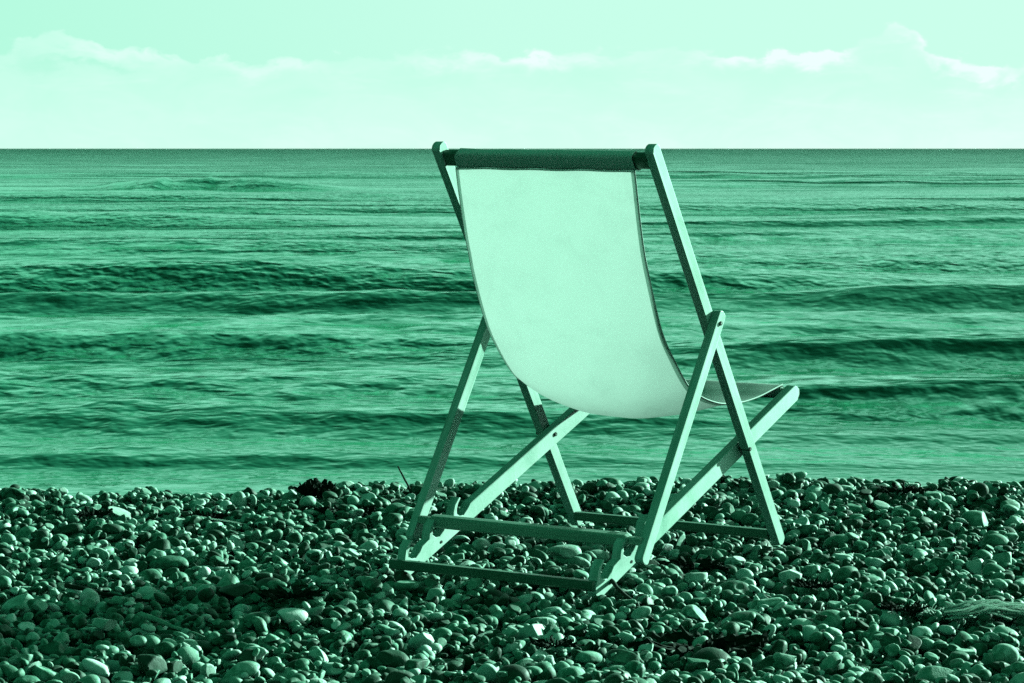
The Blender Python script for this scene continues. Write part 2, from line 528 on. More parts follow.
rip = t.math("MULTIPLY", rip, t.mapr(slick, 0.36, 0.62, 0.40, 1.05, smooth=True))
rip = t.math("MULTIPLY", rip, t.mapr(sy.outputs[1], 20.0, 36.0, 0.40, 1.0, smooth=True))
rip = t.math("ADD", rip, t.math("MULTIPLY", t.noise(ob2, 3.6, 2.0, 0.55, 0.2), t.mapr(sy.outputs[1], 22.0, 44.0, 0.040, 0.012)))
b = t.new("ShaderNodeBump")
b.inputs["Strength"].default_value = 1.0
b.inputs["Distance"].default_value = 1.0
t.put(b.inputs["Height"], rip)
dif = t.new("ShaderNodeBsdfDiffuse")
dif.inputs["Color"].default_value = (0.008, 0.095, 0.055, 1)
gl = t.new("ShaderNodeBsdfGlossy")
gl.inputs["Color"].default_value = (0.57, 1.0, 0.83, 1)
gl.inputs["Roughness"].default_value = 0.08
fr = t.new("ShaderNodeFresnel")
fr.inputs["IOR"].default_value = 1.5
for n in (dif, gl, fr):
    t.l.new(b.outputs[0], n.inputs["Normal"])
mx = t.new("ShaderNodeMixShader")
t.l.new(fr.outputs[0], mx.inputs[0])
t.l.new(dif.outputs[0], mx.inputs[1])
t.l.new(gl.outputs[0], mx.inputs[2])
t.l.new(mx.outputs[0], out.inputs[0])
tag(link("sea", np_mesh("sea", P.reshape(-1, 3), quads), M_SEA, smooth=True),
    "choppy green sea with low swells rolling in to the beach", kind="structure")

# ------------------------------------------------------------------ deckchair
CX, CY, YAW, TWIST = 0.01765, 6.5144, 0.5753, 0.0107
BASE = -0.05
chair = bpy.data.objects.new("deckchair", None)
C.objects.link(chair)
chair.location = (CX, CY, BASE)
chair.rotation_euler = (0.0, TWIST, -YAW)
tag(chair, "empty wooden deckchair with a pale canvas sling standing on the shingle", "deckchair")

PT = {"T": (0.0575, 0.9276), "F": (0.7059, -0.0445), "ST": (0.3494, 0.5432), "SB": (0.0, 0.0),
      "RR": (-0.1094, -0.0417), "RF": (0.8451, 0.3379)}
PT = {k: Vector((a, b_ - BASE)) for k, (a, b_) in PT.items()}
TH = 0.023           # thickness of every rail


def wu(w_, u, z):
    """chair point: across, forward, up (measured from the chair's base)"""
    return Vector((w_, u, z))


def prism(name, poly, w0, w1, mat, parent, bevel=0.0022, jitter=0.0004):
    """side-plane outline (u, z) pulled across from w0 to w1, edges eased"""
    bm = bmesh.new()
    a = [bm.verts.new((w0, u, z)) for u, z in poly]
    b_ = [bm.verts.new((w1, u, z)) for u, z in poly]
    bm.faces.new(a)
    bm.faces.new(list(reversed(b_)))
    n = len(poly)
    for i in range(n):
        bm.faces.new((a[i], b_[i], b_[(i + 1) % n], a[(i + 1) % n]))
    bmesh.ops.recalc_face_normals(bm, faces=bm.faces)
    if bevel:
        sharp = [e for e in bm.edges if e.is_manifold and e.calc_face_angle(0) > 0.5]
        bmesh.ops.bevel(bm, geom=sharp, offset=bevel, segments=2, profile=0.6, affect="EDGES", clamp_overlap=True)
    rr = random.Random(name)
    for v in bm.verts:
        v.co += Vector((rr.uniform(-1, 1), rr.uniform(-1, 1), rr.uniform(-1, 1))) * jitter
    me = bpy.data.meshes.new(name)
    bm.to_mesh(me)
    bm.free()
    return link(name, me, mat, parent)


def rail_poly(A, B, depth, side, ext0=0.0, ext1=0.0, round0=True, round1=True):
    """outline of a straight rail whose reference edge runs A->B; depth to `side` (+1 left of A->B)"""
    d = (B - A).normalized()
    n = Vector((-d.y, d.x)) * side
    A2 = A - d * ext0
    L = (B - A).length + ext0 + ext1
    pts = []

    def cap(pos, outw, rounded):
        out_ = []
        if rounded:
            for i in range(7):
                a = math.pi * i / 6
                out_.append(pos + n * (depth * (0.5 - 0.5 * math.cos(a))) + d * (outw * depth * 0.34 * (math.sin(a) - 0.0)))
        else:
            out_ = [pos, pos + n * depth]
        return out_
    s = cap(A2, -1, round0)
    e = cap(A2 + d * L, 1, round1)
    pts = s + list(reversed(e))
    return [(p.x, p.y) for p in pts]


def cyl(name, c0, c1, rad, mat, parent, seg=14, squash=1.0):
    bm = bmesh.new()
    ax = (c1 - c0)
    L = ax.length
    ax.normalize()
    q = ax.to_track_quat("Z", "Y")
    rings = []
    for tt, rr in ((0, 0.9), (0.08 * rad / L, 1.0), (1 - 0.08 * rad / L, 1.0), (1, 0.9)):
        rings.append([bm.verts.new(c0 + ax * L * tt + q @ Vector((math.cos(2 * math.pi * i / seg) * rad * rr,
                                                                 math.sin(2 * math.pi * i / seg) * rad * rr * squash, 0))) for i in range(seg)])
    for r0, r1 in zip(rings, rings[1:]):
        for i in range(seg):
            bm.faces.new((r0[i], r0[(i + 1) % seg], r1[(i + 1) % seg], r1[i]))
    bm.faces.new(list(reversed(rings[0])))
    bm.faces.new(rings[-1])
    me = bpy.data.meshes.new(name)
    bm.to_mesh(me)
    bm.free()
    o = link(name, me, mat, parent)
    for p in me.polygons:
        p.use_smooth = len(p.vertices) == 4
    return o


T, F, ST, SB, RR, RF = (PT[k] for k in ("T", "F", "ST", "SB", "RR", "RF"))
WMo, WSo, WRo = 0.29 + 0.0115, 0.312 + 0.0125, 0.2558 + 0.0115     # outer (right-hand) corner lines
for sgn in (1, -1):
    hw_m, hw_s, hw_r = 0.29, 0.3135, 0.2605
    # main rail: from the top bar down to the foot on the sea side
    main = prism("back_rail", rail_poly(T, F, 0.033, 1, -0.021, 0.002), sgn * hw_m - TH / 2, sgn * hw_m + TH / 2, M_RAIL, chair)
    # prop strut, hinged high on the back rail, its tail hanging behind the notches
    strut = prism("prop_strut", rail_poly(SB, ST, 0.031, -1, -0.010, -0.002), sgn * hw_s - TH / 2, sgn * hw_s + TH / 2 - 0.001, M_RAIL, chair)
    # seat rail with the row of hooked notches at its rear end
    d = (RF - RR).normalized()
    n = Vector((-d.y, d.x))
    L = (RF - RR).length

    def at(s, h):
        p = RR + d * s + n * h
        return (p.x, p.y)
    DEP = 0.040
    poly = [at(-0.008, -0.020), at(-0.003, -0.006)]
    for s0 in (0.006, 0.112, 0.220):
        # a tooth: steep back, tip curling forward, a round seat cut in front of it
        poly += [at(s0, 0.001), at(s0 + 0.007, 0.013), at(s0 + 0.019, 0.027), at(s0 + 0.040, 0.036), at(s0 + 0.045, 0.032),
                 at(s0 + 0.031, 0.024), at(s0 + 0.021, 0.014), at(s0 + 0.017, 0.004), at(s0 + 0.027, -0.008), at(s0 + 0.042, -0.013),
                 at(s0 + 0.060, -0.008), at(s0 + 0.075, 0.0)]
    poly += [at(0.310, 0.0), at(L - 0.012, 0.0), at(L - 0.002, -0.006), at(L + 0.006, -0.018), at(L + 0.002, -0.030), at(L - 0.012, -DEP),
             at(0.05, -DEP), at(0.01, -DEP), at(-0.006, -0.032)]
    seat_rail = prism("seat_rail", poly, sgn * hw_r - TH / 2, sgn * hw_r + TH / 2, M_RAIL, chair, bevel=0.0012)
    # bolts: hinge at the strut head, pivot where back rail and seat rail cross
    dm = (F - T).normalized()
    nm = Vector((-dm.y, dm.x))
    hp = SB + (ST - SB) * 0.965 + Vector((0.543, -0.349)).normalized() * 0.0155
    ow = sgn * (hw_s + TH / 2)
    bolt = cyl("hinge_bolt", wu(sgn * (hw_m), hp.x, hp.y), wu(ow + sgn * 0.0025, hp.x, hp.y), 0.0052, M_METAL, strut)
    a = T + dm * 0.836
    # crossing of the two reference lines
    A_ = np.array([[dm.x, -d.x], [dm.y, -d.y]])
    ss = np.linalg.solve(A_, np.array([RR.x - T.x, RR.y - T.y]))
    cp = T + dm * float(ss[0]) + nm * 0.016 - Vector((0, 0.020))
    cyl("pivot_bolt", wu(sgn * (hw_r - TH / 2 - 0.003), cp.x, cp.y), wu(sgn * (hw_m + TH / 2 + 0.0025), cp.x, cp.y), 0.0052, M_METAL, main)
    for s0 in (0.055, 0.155, 0.255):
        q = RR + d * s0 - n * 0.028
        cyl("screw", wu(sgn * hw_r + TH / 2 - 0.002, q.x, q.y), wu(sgn * hw_r + TH / 2 + 0.0015, q.x, q.y), 0.0036, M_METAL, seat_rail, 10)


def flat_bar(name, u, z, w0, w1, du, dz, mat, tilt=0.0, tenon=0.0, bevel=0.006, sag=0.0):
    """bar across the chair with eased edges and optional round tenons"""
    bm = bmesh.new()
    prof = []
    for cxx, czz, a0 in ((du / 2 - bevel, dz / 2 - bevel, 0), (-du / 2 + bevel, dz / 2 - bevel, 90), (-du / 2 + bevel, -dz / 2 + bevel, 180), (du / 2 - bevel, -dz / 2 + bevel, 270)):
        for i in range(4):
            a = math.radians(a0 + 30 * i)
            prof.append((cxx + bevel * math.cos(a), czz + bevel * math.sin(a)))
    ct, st = math.cos(tilt), math.sin(tilt)
    secs = []
    N = 16
    if tenon:
        secs += [(w0 - tenon, 0.62), (w0 - 0.006, 0.62)]
    secs += [(w0 + (w1 - w0) * i / N, 1.0) for i in range(N + 1)]
    if tenon:
        secs += [(w1 + 0.006, 0.62), (w1 + tenon, 0.62)]
    rings = []
    for wv_, sc_ in secs:
        mid = (wv_ - w0) / (w1 - w0)
        dzz = -sag * 4 * mid * (1 - mid)
        rr = []
        for pu, pz in prof:
            pu, pz = pu * sc_, pz * sc_
            rr.append(bm.verts.new((wv_, u + pu * ct - pz * st, z + dzz + pu * st + pz * ct)))
        rings.append(rr)
    k = len(prof)
    for r0, r1 in zip(rings, rings[1:]):
        for i in range(k):
            bm.faces.new((r0[i], r0[(i + 1) % k], r1[(i + 1) % k], r1[i]))
    bm.faces.new(rings[0])
    bm.faces.new(list(reversed(rings[-1])))
    bmesh.ops.recalc_face_normals(bm, faces=bm.faces)
    me = bpy.data.meshes.new(name)
    bm.to_mesh(me)
    bm.free()
    return link(name, me, mat, chair)


TILT_M = math.atan2((T - F).y, (T - F).x) - math.pi / 2
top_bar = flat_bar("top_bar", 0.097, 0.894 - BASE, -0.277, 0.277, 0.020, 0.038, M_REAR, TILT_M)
flat_bar("cross_bar", 0.030, 0.040 - BASE, -0.262, 0.268, 0.026, 0.029, M_BAR, 0.2, tenon=0.04, sag=0.0)
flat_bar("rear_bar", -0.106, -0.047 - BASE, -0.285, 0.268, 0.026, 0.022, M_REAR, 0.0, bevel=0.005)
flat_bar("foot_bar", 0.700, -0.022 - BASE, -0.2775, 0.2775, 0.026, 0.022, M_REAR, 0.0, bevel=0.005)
seat_bar = flat_bar("seat_bar", 0.818, 0.317 - BASE, -0.2435, 0.2435, 0.018, 0.026, M_BAR, -0.15)

# sling: side-plane run of its hems, from the top bar down and forward to the seat bar
HEM = [(0.084, 0.916), (0.0835, 0.895), (0.086, 0.872), (0.117, 0.745), (0.151, 0.640), (0.215, 0.506), (0.277, 0.430), (0.348, 0.365), (0.416, 0.334), (0.486, 0.315),
       (0.545, 0.309), (0.625, 0.308), (0.700, 0.314), (0.770, 0.327), (0.808, 0.3345), (0.822, 0.3365)]


def catmull(pts, per=8):
    P_ = [Vector(p) for p in pts]
    P_ = [P_[0] * 2 - P_[1]] + P_ + [P_[-1] * 2 - P_[-2]]
    o_ = []
    for i in range(1, len(P_) - 2):
        p0, p1, p2, p3 = P_[i - 1:i + 3]
        for j in range(per):
            t_ = j / per
            o_.append(0.5 * ((2 * p1) + (-p0 + p2) * t_ + (2 * p0 - 5 * p1 + 4 * p2 - p3) * t_ ** 2 + (-p0 + 3 * p1 - 3 * p2 + p3) * t_ ** 3))
    o_.append(P_[-2])
    return o_


curve = catmull([(u, z - BASE) for u, z in HEM[2:]], 9)
arc = [0.0]
for a, b_ in zip(curve, curve[1:]):
    arc.append(arc[-1] + (b_ - a).length)
ARC = arc[-1]
HWS = 0.2435


def sling_point(s_i, wv_):
    p = curve[s_i]
    a = curve[max(s_i - 1, 0)]
    b_ = curve[min(s_i + 1, len(curve) - 1)]
    tg = (b_ - a).normalized()
    nn = Vector((tg.y, -tg.x))            # outward: back and down
    if nn.y > 0 and nn.x > 0:
        nn = -nn
    f = arc[s_i] / ARC
    bag = 0.056 * math.exp(-((f - 0.60) / 0.21) ** 2) * (1 - abs(wv_ / HWS) ** 2.2)
    bag += 0.010 * math.sin(math.pi * min(f * 1.4, 1.0)) * (1 - (wv_ / HWS) ** 2)
    # slight puckers
    bag += 0.0012 * math.sin(wv_ * 37 + f * 9) * math.sin(f * 21 + wv_ * 8) + 0.0018 * math.exp(-((f - 0.2) / 0.02) ** 2) * math.sin(wv_ * 9 + 1.0)
    q = p + nn * bag
    return Vector((wv_, q.x, q.y)), Vector((0, nn.x, nn.y))


def sheet(name, wa, wb, nw, off, mat, parent, i0=0, i1=None):
    bm = bmesh.new()
    uvl = bm.loops.layers.uv.new("UVMap")
    i1 = i1 or len(curve) - 1
    rows = []
    for i in range(i0, i1 + 1):
        row = []
        for j in range(nw + 1):
            wv_ = wa + (wb - wa) * j / nw
            p, nn = sling_point(i, wv_)
            row.append((bm.verts.new(p + nn * off), (wv_, arc[i])))
        rows.append(row)
    for r0, r1 in zip(rows, rows[1:]):
        for j in range(nw):
            q = [r0[j], r0[j + 1], r1[j + 1], r1[j]]
            f_ = bm.faces.new([x[0] for x in q])
            for lp, x in zip(f_.loops, q):
                lp[uvl].uv = x[1]
    me = bpy.data.meshes.new(name)
    bm.to_mesh(me)
    bm.free()
    return link(name, me, mat, parent, smooth=True)


sling = sheet("sling", -HWS, HWS, 60, 0.0, M_CLOTH, chair)
sheet("hem", -HWS - 0.0005, -HWS + 0.009, 4, 0.0022, M_HEM, sling)
sheet("hem", HWS - 0.009, HWS + 0.0005, 4, 0.0022, M_HEM, sling)

for sg in (-1, 1):                      # edge tube added along each hem to catch a bright sun line
    bm = bmesh.new()
    rings = []
    for i in range(len(curve)):
        p, nn = sling_point(i, sg * HWS)
        rings.append([bm.verts.new(p + Vector((math.cos(a) * 0.0017, 0, 0)) + nn * (math.sin(a) * 0.0017)) for a in [k * math.pi / 4 for k in range(8)]])
    for r0, r1 in zip(rings, rings[1:]):
        for k in range(8):
            bm.faces.new((r0[k], r0[(k + 1) % 8], r1[(k + 1) % 8], r1[k]))
    bmesh.ops.recalc_face_normals(bm, faces=bm.faces)
    me = bpy.data.meshes.new("hem_edge_tube")
    bm.to_mesh(me)
    bm.free()
    link("hem_edge_tube", me, M_SLEEVE, sling, smooth=True)


def sleeve(name, u, z, du, dz, tilt, w0, w1, parent, seed):
    """canvas pocket wrapped round a bar, ends a little ragged"""
    bm = bmesh.new()
    uvl = bm.loops.layers.uv.new("UVMap")
    rr = random.Random(seed)
    ct, st = math.cos(tilt), math.sin(tilt)
    K, N = 28, 40
    rows = []
    ph = [rr.uniform(0, 6.28) for _ in range(6)]
    for i in range(N + 1):
        f = i / N
        row = []
        for k in range(K):
            a = 2 * math.pi * k / K
            ca, sa = math.cos(a), math.sin(a)
            e = 0.45
            pu = du / 2 * math.copysign(abs(ca) ** e, ca)
            pz = dz / 2 * math.copysign(abs(sa) ** e, sa)
            puff = 1 + 0.03 * math.sin(f * 23 + ph[0]) * math.sin(a * 2 + ph[1]) + 0.05 * (abs(2 * f - 1) ** 12)
            wv_ = w0 + (w1 - w0) * f
            if i in (0, N):
                wv_ += 0.003 * math.sin(a * 2 + ph[2]) + (0.006 * sa if i == 0 else -0.002 * sa)
            row.append((bm.verts.new((wv_, u + (pu * ct - pz * st) * puff, z + (pu * st + pz * ct) * puff)), (wv_, k * 0.004)))
        rows.append(row)
    for r0, r1 in zip(rows, rows[1:]):
        for k in range(K):
            q = [r0[k], r0[(k + 1) % K], r1[(k + 1) % K], r1[k]]
            f_ = bm.faces.new([x[0] for x in q])
            for lp, x in zip(f_.loops, q):
                lp[uvl].uv = x[1]
    bmesh.ops.recalc_face_normals(bm, faces=bm.faces)
    me = bpy.data.meshes.new(name)
    bm.to_mesh(me)
    bm.free()
    return link(name, me, M_SLEEVE, parent, smooth=True)


sleeve("sleeve", 0.097, 0.894 - BASE, 0.0255, 0.0435, TILT_M, -0.243, 0.243, sling, 1)
sleeve("sleeve", 0.818, 0.317 - BASE, 0.023, 0.031, -0.15, -0.241, 0.241, sling, 2)

# ------------------------------------------------------------------ pebbles
def ico(sub):
    bm = bmesh.new()
    bmesh.ops.create_icosphere(bm, subdivisions=sub, radius=1.0)
    co = np.array([v.co[:] for v in bm.verts])
    fa = np.array([[v.index for v in f.verts] for f in bm.faces])
    bm.free()
    return co, fa


CO2, FA2 = ico(3)      # 162 verts
CO3, FA3 = ico(4)      # 642 verts


def pebble_shape(co, seed):
    """unit pebble: rounded, flattened, some chipped and nodular like beach flint"""
    r = np.random.default_rng(seed)
    v = co.copy()
    p = r.uniform(1.9, 2.7)
    v = v / (np.sum(np.abs(v) ** p, 1) ** (1 / p))[:, None]
    kind = r.random()
    for _ in range(5):
        k = r.normal(0, 1, 3)
        k = k / np.linalg.norm(k) * r.uniform(1.2, 2.6)
        v = v * (1 + (0.07 if kind < 0.5 else 0.12) * np.sin(co @ k + r.uniform(0, 6.28)))[:, None]
    if kind > 0.2:
        for _ in range(r.integers(2, 7)):
            nrm = r.normal(0, 1, 3)
            nrm /= np.linalg.norm(nrm)
            dcut = r.uniform(0.45, 0.85)
            over = np.maximum(v @ nrm - dcut, 0.0)
            v = v - nrm[None, :] * (over * 0.94)[:, None]
    if kind > 0.86:
        for _ in range(4):
            c = r.normal(0, 1, 3)
            c /= np.linalg.norm(c)
            dist = np.linalg.norm(co - c, axis=1)
            v = v * (1 + r.choice((-0.28, 0.25)) * np.exp(-(dist / 0.45) ** 2))[:, None]
    b_ = r.uniform(0.66, 0.95)
    c_ = r.uniform(0.50, 0.88) * b_
    v = v * np.array([1.0, b_, c_])[None, :]
    return v - (v.max(0) + v.min(0)) / 2


NB = 60
SH2 = [pebble_shape(CO2, 100 + i) for i in range(NB)]
SH3 = [pebble_shape(CO3, 100 + i) for i in range(NB)]

# drop pebbles one after another on a height map, biggest first, so that they really pile up
GX0, GX1, GY0, GY1, CELL = -2.6, 2.8, 4.35, 9.1, 0.005
ncx, ncy = int((GX1 - GX0) / CELL), int((GY1 - GY0) / CELL)
hx = GX0 + (np.arange(ncx) + 0.5) * CELL
hy = GY0 + (np.arange(ncy) + 0.5) * CELL
HXX, HYY = np.meshgrid(hx, hy)
H0 = ground_top(HXX, HYY) - 0.030
H = H0.copy()
TOPZ = H0 + 0.030

# bars that lie on the shingle: stones must not swallow them
cY, sY = math.cos(YAW), math.sin(YAW)


def chair_xy(w_, u):
    return CX + w_ * cY + u * sY, CY - w_ * sY + u * cY


KEEP = []       # (x0,y0,x1,y1,z limit, reach)
for u, w0, w1, zb in ((-0.108, -0.285, 0.268, -0.040), (0.700, -0.27, 0.10, -0.020), (0.030, -0.29, 0.29, 0.020)):
    KEEP.append((*chair_xy(w0, u), *chair_xy(w1, u), zb, 0.030))
for sgn in (1, -1):
    for u, zb in ((-0.09, -0.06), (-0.04, -0.05), (0.02, -0.03), (0.08, -0.01)):
        x, y = chair_xy(sgn * 0.256, u)
        KEEP.append((x, y, x, y, zb, 0.03))
    x, y = chair_xy(sgn * 0.29, 0.715)
    KEEP.append((x, y, x, y, -0.042, 0.026))
    x, y = chair_xy(sgn * 0.3135, 0.0)
    KEEP.append((x, y, x, y, -0.012, 0.026))


def limit_at(x, y, rad):
    lim = 9.0
    for x0, y0, x1, y1, zl, reach in KEEP:
        dx, dy_ = x1 - x0, y1 - y0
        l2 = dx * dx + dy_ * dy_
        tt = 0.0 if l2 == 0 else min(max(((x - x0) * dx + (y - y0) * dy_) / l2, 0), 1)
        dd = math.hypot(x - x0 - tt * dx, y - y0 - tt * dy_)
        if dd < reach * 0.5 + rad:
            lim = min(lim, zl)
    return lim


def in_view(x, y, margin=0.0):
    return abs(x) < 0.1795 * y + margin and 5.1 - margin < y


def rot_matrix(yaw, tx, ty):
    return np.array((Matrix.Rotation(yaw, 3, "Z") @ Matrix.Rotation(tx, 3, "X") @ Matrix.Rotation(ty, 3, "Y")))


PEB = []         # (x,y,z,radius,shape,matrix,tone)


def drop(x, y, rad, shape, tone, sink=0.30, tilt=0.45, keep=True):
    yaw = RNG.uniform(0, 2 * math.pi)
    R = rot_matrix(yaw, RNG.normal(0, tilt), RNG.normal(0, tilt))
    v = (SH2[shape] * rad) @ R.T
    zmin, zmax = v[:, 2].min(), v[:, 2].max()
    ex = np.abs(v[:, 0]).max()
    ey = np.abs(v[:, 1]).max()
    i0, i1 = int((x - ex * 0.8 - GX0) / CELL), int((x + ex * 0.8 - GX0) / CELL) + 1
    j0, j1 = int((y - ey * 0.8 - GY0) / CELL), int((y + ey * 0.8 - GY0) / CELL) + 1
    if i0 < 0 or j0 < 0 or i1 > ncx or j1 > ncy:
        return False
    sub = H[j0:j1, i0:i1]
    base = 0.5 * np.mean(sub) + 0.5 * np.quantile(sub, 0.85)
    z = base - zmin - sink * (zmax - zmin)
    top = z + zmax
    cj, ci = (j0 + j1) // 2, (i0 + i1) // 2
    if keep and top > TOPZ[cj, ci] + 0.024 + 0.45 * rad:
        return False
    if keep and top > limit_at(x, y, max(ex, ey) * 0.75):
        return False
    xx = HXX[j0:j1, i0:i1] - x
    yy = HYY[j0:j1, i0:i1] - y
    # footprint as a tilted ellipse
    c_, s_ = math.cos(yaw), math.sin(yaw)
    a_, b_ = (xx * c_ + yy * s_) / (rad * 0.98), (-xx * s_ + yy * c_) / (rad * 0.82)
    rr = 1 - a_ * a_ - b_ * b_
    dome = z + zmax * np.sqrt(np.clip(rr, 0, 1))
    sub[rr > 0] = np.maximum(sub[rr > 0], dome[rr > 0])
    PEB.append((x, y, z, rad, shape, R, tone))
    return True


def tone_for():
    q = RNG.random()
    if q < 0.30:
        tval = RNG.uniform(0.12, 0.32)
    elif q < 0.68:
        tval = RNG.uniform(0.32, 0.60)
    elif q < 0.92:
        tval = RNG.uniform(0.58, 0.82)
    else:
        tval = RNG.uniform(0.78, 0.95)
    return (tval, RNG.random(), RNG.random())


def radius_for():
    return float(np.clip(np.exp(RNG.normal(math.log(0.0130), 0.36)), 0.006, 0.042))


# first the few big stones, then layers of the rest
STONES = []
area_pts = []
N_BASE, N_TOP = 28000, 60000
for n_, sizes in ((N_BASE, 1.0), (N_TOP, 1.0)):
    for _ in range(n_):
        x = RNG.uniform(GX0, GX1)
        y = RNG.uniform(GY0, GY1)
        if abs(x) > 0.1795 * y + 0.55:
            continue
        rad = radius_for()
        if y > 8.3:
            rad *= 1.1
        drop(x, y, rad, int(RNG.integers(NB)), tone_for())

# a few stones that stand out, each set down where it lies
def ground_point(px, py, z=-0.05):
    """place on the beach that the camera sees at this spot of the photograph"""
    yy = 2853.0 * (0.9185 - z) / (py - 148.0)
    return (px - 512.0) / 2853.0 * yy, yy


SPECIAL = []
for px, py, rad, sh, tv, lab in (
        (291, 612, 0.036, 52, 0.93, "pale irregular flint in the shadowed shingle left of the chair"),
        (565, 548, 0.040, 7, 0.66, "flat pale pebble lying under the cross bar of the deckchair"),
        (1000, 540, 0.034, 12, 0.52, "big round pebble at the far right edge, upper one of a touching pair"),
        (1008, 553, 0.031, 21, 0.62, "big round pebble at the far right edge, lower one of a touching pair"),
        (793, 568, 0.033, 33, 0.86, "pale nodular flint just in front of the right front foot of the deckchair"),
        (362, 493, 0.026, 40, 0.36, "dark upright stone on the beach crest, right of the seaweed clump"),
        (436, 494, 0.030, 18, 0.30, "dark rounded stone on the beach crest behind the left prop strut"),
        (235, 660, 0.031, 47, 0.60, "large smooth stone near the bottom edge, left of centre"),
        (640, 668, 0.030, 5, 0.42, "large grey stone near the bottom edge below the deckchair"),
        (1010, 638, 0.028, 29, 0.70, "pale rounded stone at the right edge below the straw tuft")):
    x, y = ground_point(px, py, -0.045)
    if y > 7.85:
        x, y = x * 7.98 / y, 7.98
    n0_ = len(PEB)
    if drop(x, y, rad, sh % NB, (tv, RNG.random(), RNG.random()), sink=0.35, tilt=0.10, keep=False):
        SPECIAL.append((n0_, lab))
SPEC = dict(SPECIAL)

# which 300 show largest: in view, on top of the heap, biggest in the picture
score = []
for i, (x, y, z, rad, sh, R, tone) in enumerate(PEB):
    if i in SPEC or not in_view(x, y, -0.03) or y > 8.3:
        continue
    v = (SH2[sh] * rad) @ R.T
    i_, j_ = int((x - GX0) / CELL), int((y - GY0) / CELL)
    top = z + v[:, 2].max()
    if H[j_, i_] > top + 0.002:
        continue
    score.append((rad / y, i))
score.sort(reverse=True)
BIG = set(i for _, i in score[:300])


def set_tone(me, tones):
    at_ = me.color_attributes.new("tone", "FLOAT_COLOR", "POINT")
    at_.data.foreach_set("color", np.asarray(tones, dtype=np.float32).ravel())


rest = [p for i, p in enumerate(PEB) if i not in BIG and i not in SPEC]
nv, nf = len(CO2), len(FA2)
co = np.empty((len(rest) * nv, 3), dtype=np.float32)
fa = np.empty((len(rest) * nf, 3), dtype=np.int32)
tn = np.empty((len(rest) * nv, 4), dtype=np.float32)
for i, (x, y, z, rad, sh, R, tone) in enumerate(rest):
    co[i * nv:(i + 1) * nv] = (SH2[sh] * rad) @ R.T + np.array([x, y, z])
    fa[i * nf:(i + 1) * nf] = FA2 + i * nv
    tn[i * nv:(i + 1) * nv] = (*tone, 1.0)
me = np_mesh("shingle", co, fa)
set_tone(me, tn)
tag(link("shingle", me, M_STONE, smooth=True), "countless small sea-worn pebbles packed over the whole beach", "shingle", kind="stuff")
print("pebbles", len(PEB), "verts", len(co))


def pebble_object(name, p, mesh_co=SH3, fa_=FA3):
    x, y, z, rad, sh, R, tone = p
    v = (mesh_co[sh] * rad) @ R.T
    me_ = np_mesh(name, v, fa_)
    set_tone(me_, np.tile(np.array([*tone, 1.0]), (len(v), 1)))
    o = link(name, me_, M_STONE, smooth=True)
    o.location = (x, y, z)
    return o


for i in sorted(BIG):
    tag(pebble_object("pebble", PEB[i]), "rounded flint pebble, one of the larger ones lying loose on top of the shingle", "pebble",
        "larger pebbles lying on the shingle")
for i, lab in SPECIAL:
    tag(pebble_object("pebble", PEB[i]), lab, "pebble", "stones that stand out on the beach")


# ------------------------------------------------------------------ odds and ends washed up on the beach
def surf(x, y):
    i_, j_ = int((x - GX0) / CELL), int((y - GY0) / CELL)
    return float(np.quantile(H[max(j_ - 3, 0):j_ + 4, max(i_ - 3, 0):i_ + 4], 0.7))


def tube(bm, pts, r0, r1, seg=7, rnd=None, rough=0.0):
    pts = [Vector(p) for p in pts]
    rings = []
    for i, p in enumerate(pts):
        tg = (pts[min(i + 1, len(pts) - 1)] - pts[max(i - 1, 0)]).normalized()
        q = tg.to_track_quat("Z", "Y")
        f = i / (len(pts) - 1)
        rr = r0 + (r1 - r0) * f
        rings.append([bm.verts.new(p + q @ Vector((math.cos(2 * math.pi * k / seg), math.sin(2 * math.pi * k / seg), 0)) *
                                   (rr * (1 + (rnd.uniform(-rough, rough) if rnd else 0)))) for k in range(seg)])
    for a, b_ in zip(rings, rings[1:]):
        for k in range(seg):
            bm.faces.new((a[k], a[(k + 1) % seg], b_[(k + 1) % seg], b_[k]))
    bm.faces.new(list(reversed(rings[0])))
    bm.faces.new(rings[-1])


def finish(name, bm, mat, origin, smooth=True):
    for v in bm.verts:
        v.co -= origin
    me_ = bpy.data.meshes.new(name)
    bm.to_mesh(me_)
    bm.free()
    o = link(name, me_, mat, smooth=smooth)
    o.location = origin
    return o


def stick(name, a, b_, r0, r1, mat, label, cat, bend=0.0, n=9, seed=0, group=None, forks=()):
    rnd = random.Random(seed)
    a, b_ = Vector(a), Vector(b_)
    side = (b_ - a).cross(Vector((0, 0, 1)))
    side = side.normalized() if side.length > 1e-6 else Vector((1, 0, 0))
    bm = bmesh.new()
    L = (b_ - a).length
    pts = []
    for i in range(n):
        f = i / (n - 1)
        pts.append(a.lerp(b_, f) + side * bend * math.sin(math.pi * f) + Vector((rnd.uniform(-1, 1), rnd.uniform(-1, 1), rnd.uniform(-1, 1))) * L * 0.008)
    tube(bm, pts, r0, r1, 8, rnd, 0.15)
    for f, dx, dy_, dz in forks:
        p = pts[int(f * (n - 1))]
        tube(bm, [p, p + Vector((dx, dy_, dz)) * 0.5, p + Vector((dx, dy_, dz))], r1 * 0.9, r1 * 0.5, 6, rnd, 0.1)
    return tag(finish(name, bm, mat, a.copy()), label, cat, group)


def on_beach(px, py, lift=0.0):
    x, y = ground_point(px, py, -0.045)
    if y > 7.85:                       # on the ridge itself
        x, y = x * 7.95 / y, 7.95
    return Vector((x, y, surf(x, y) + lift))


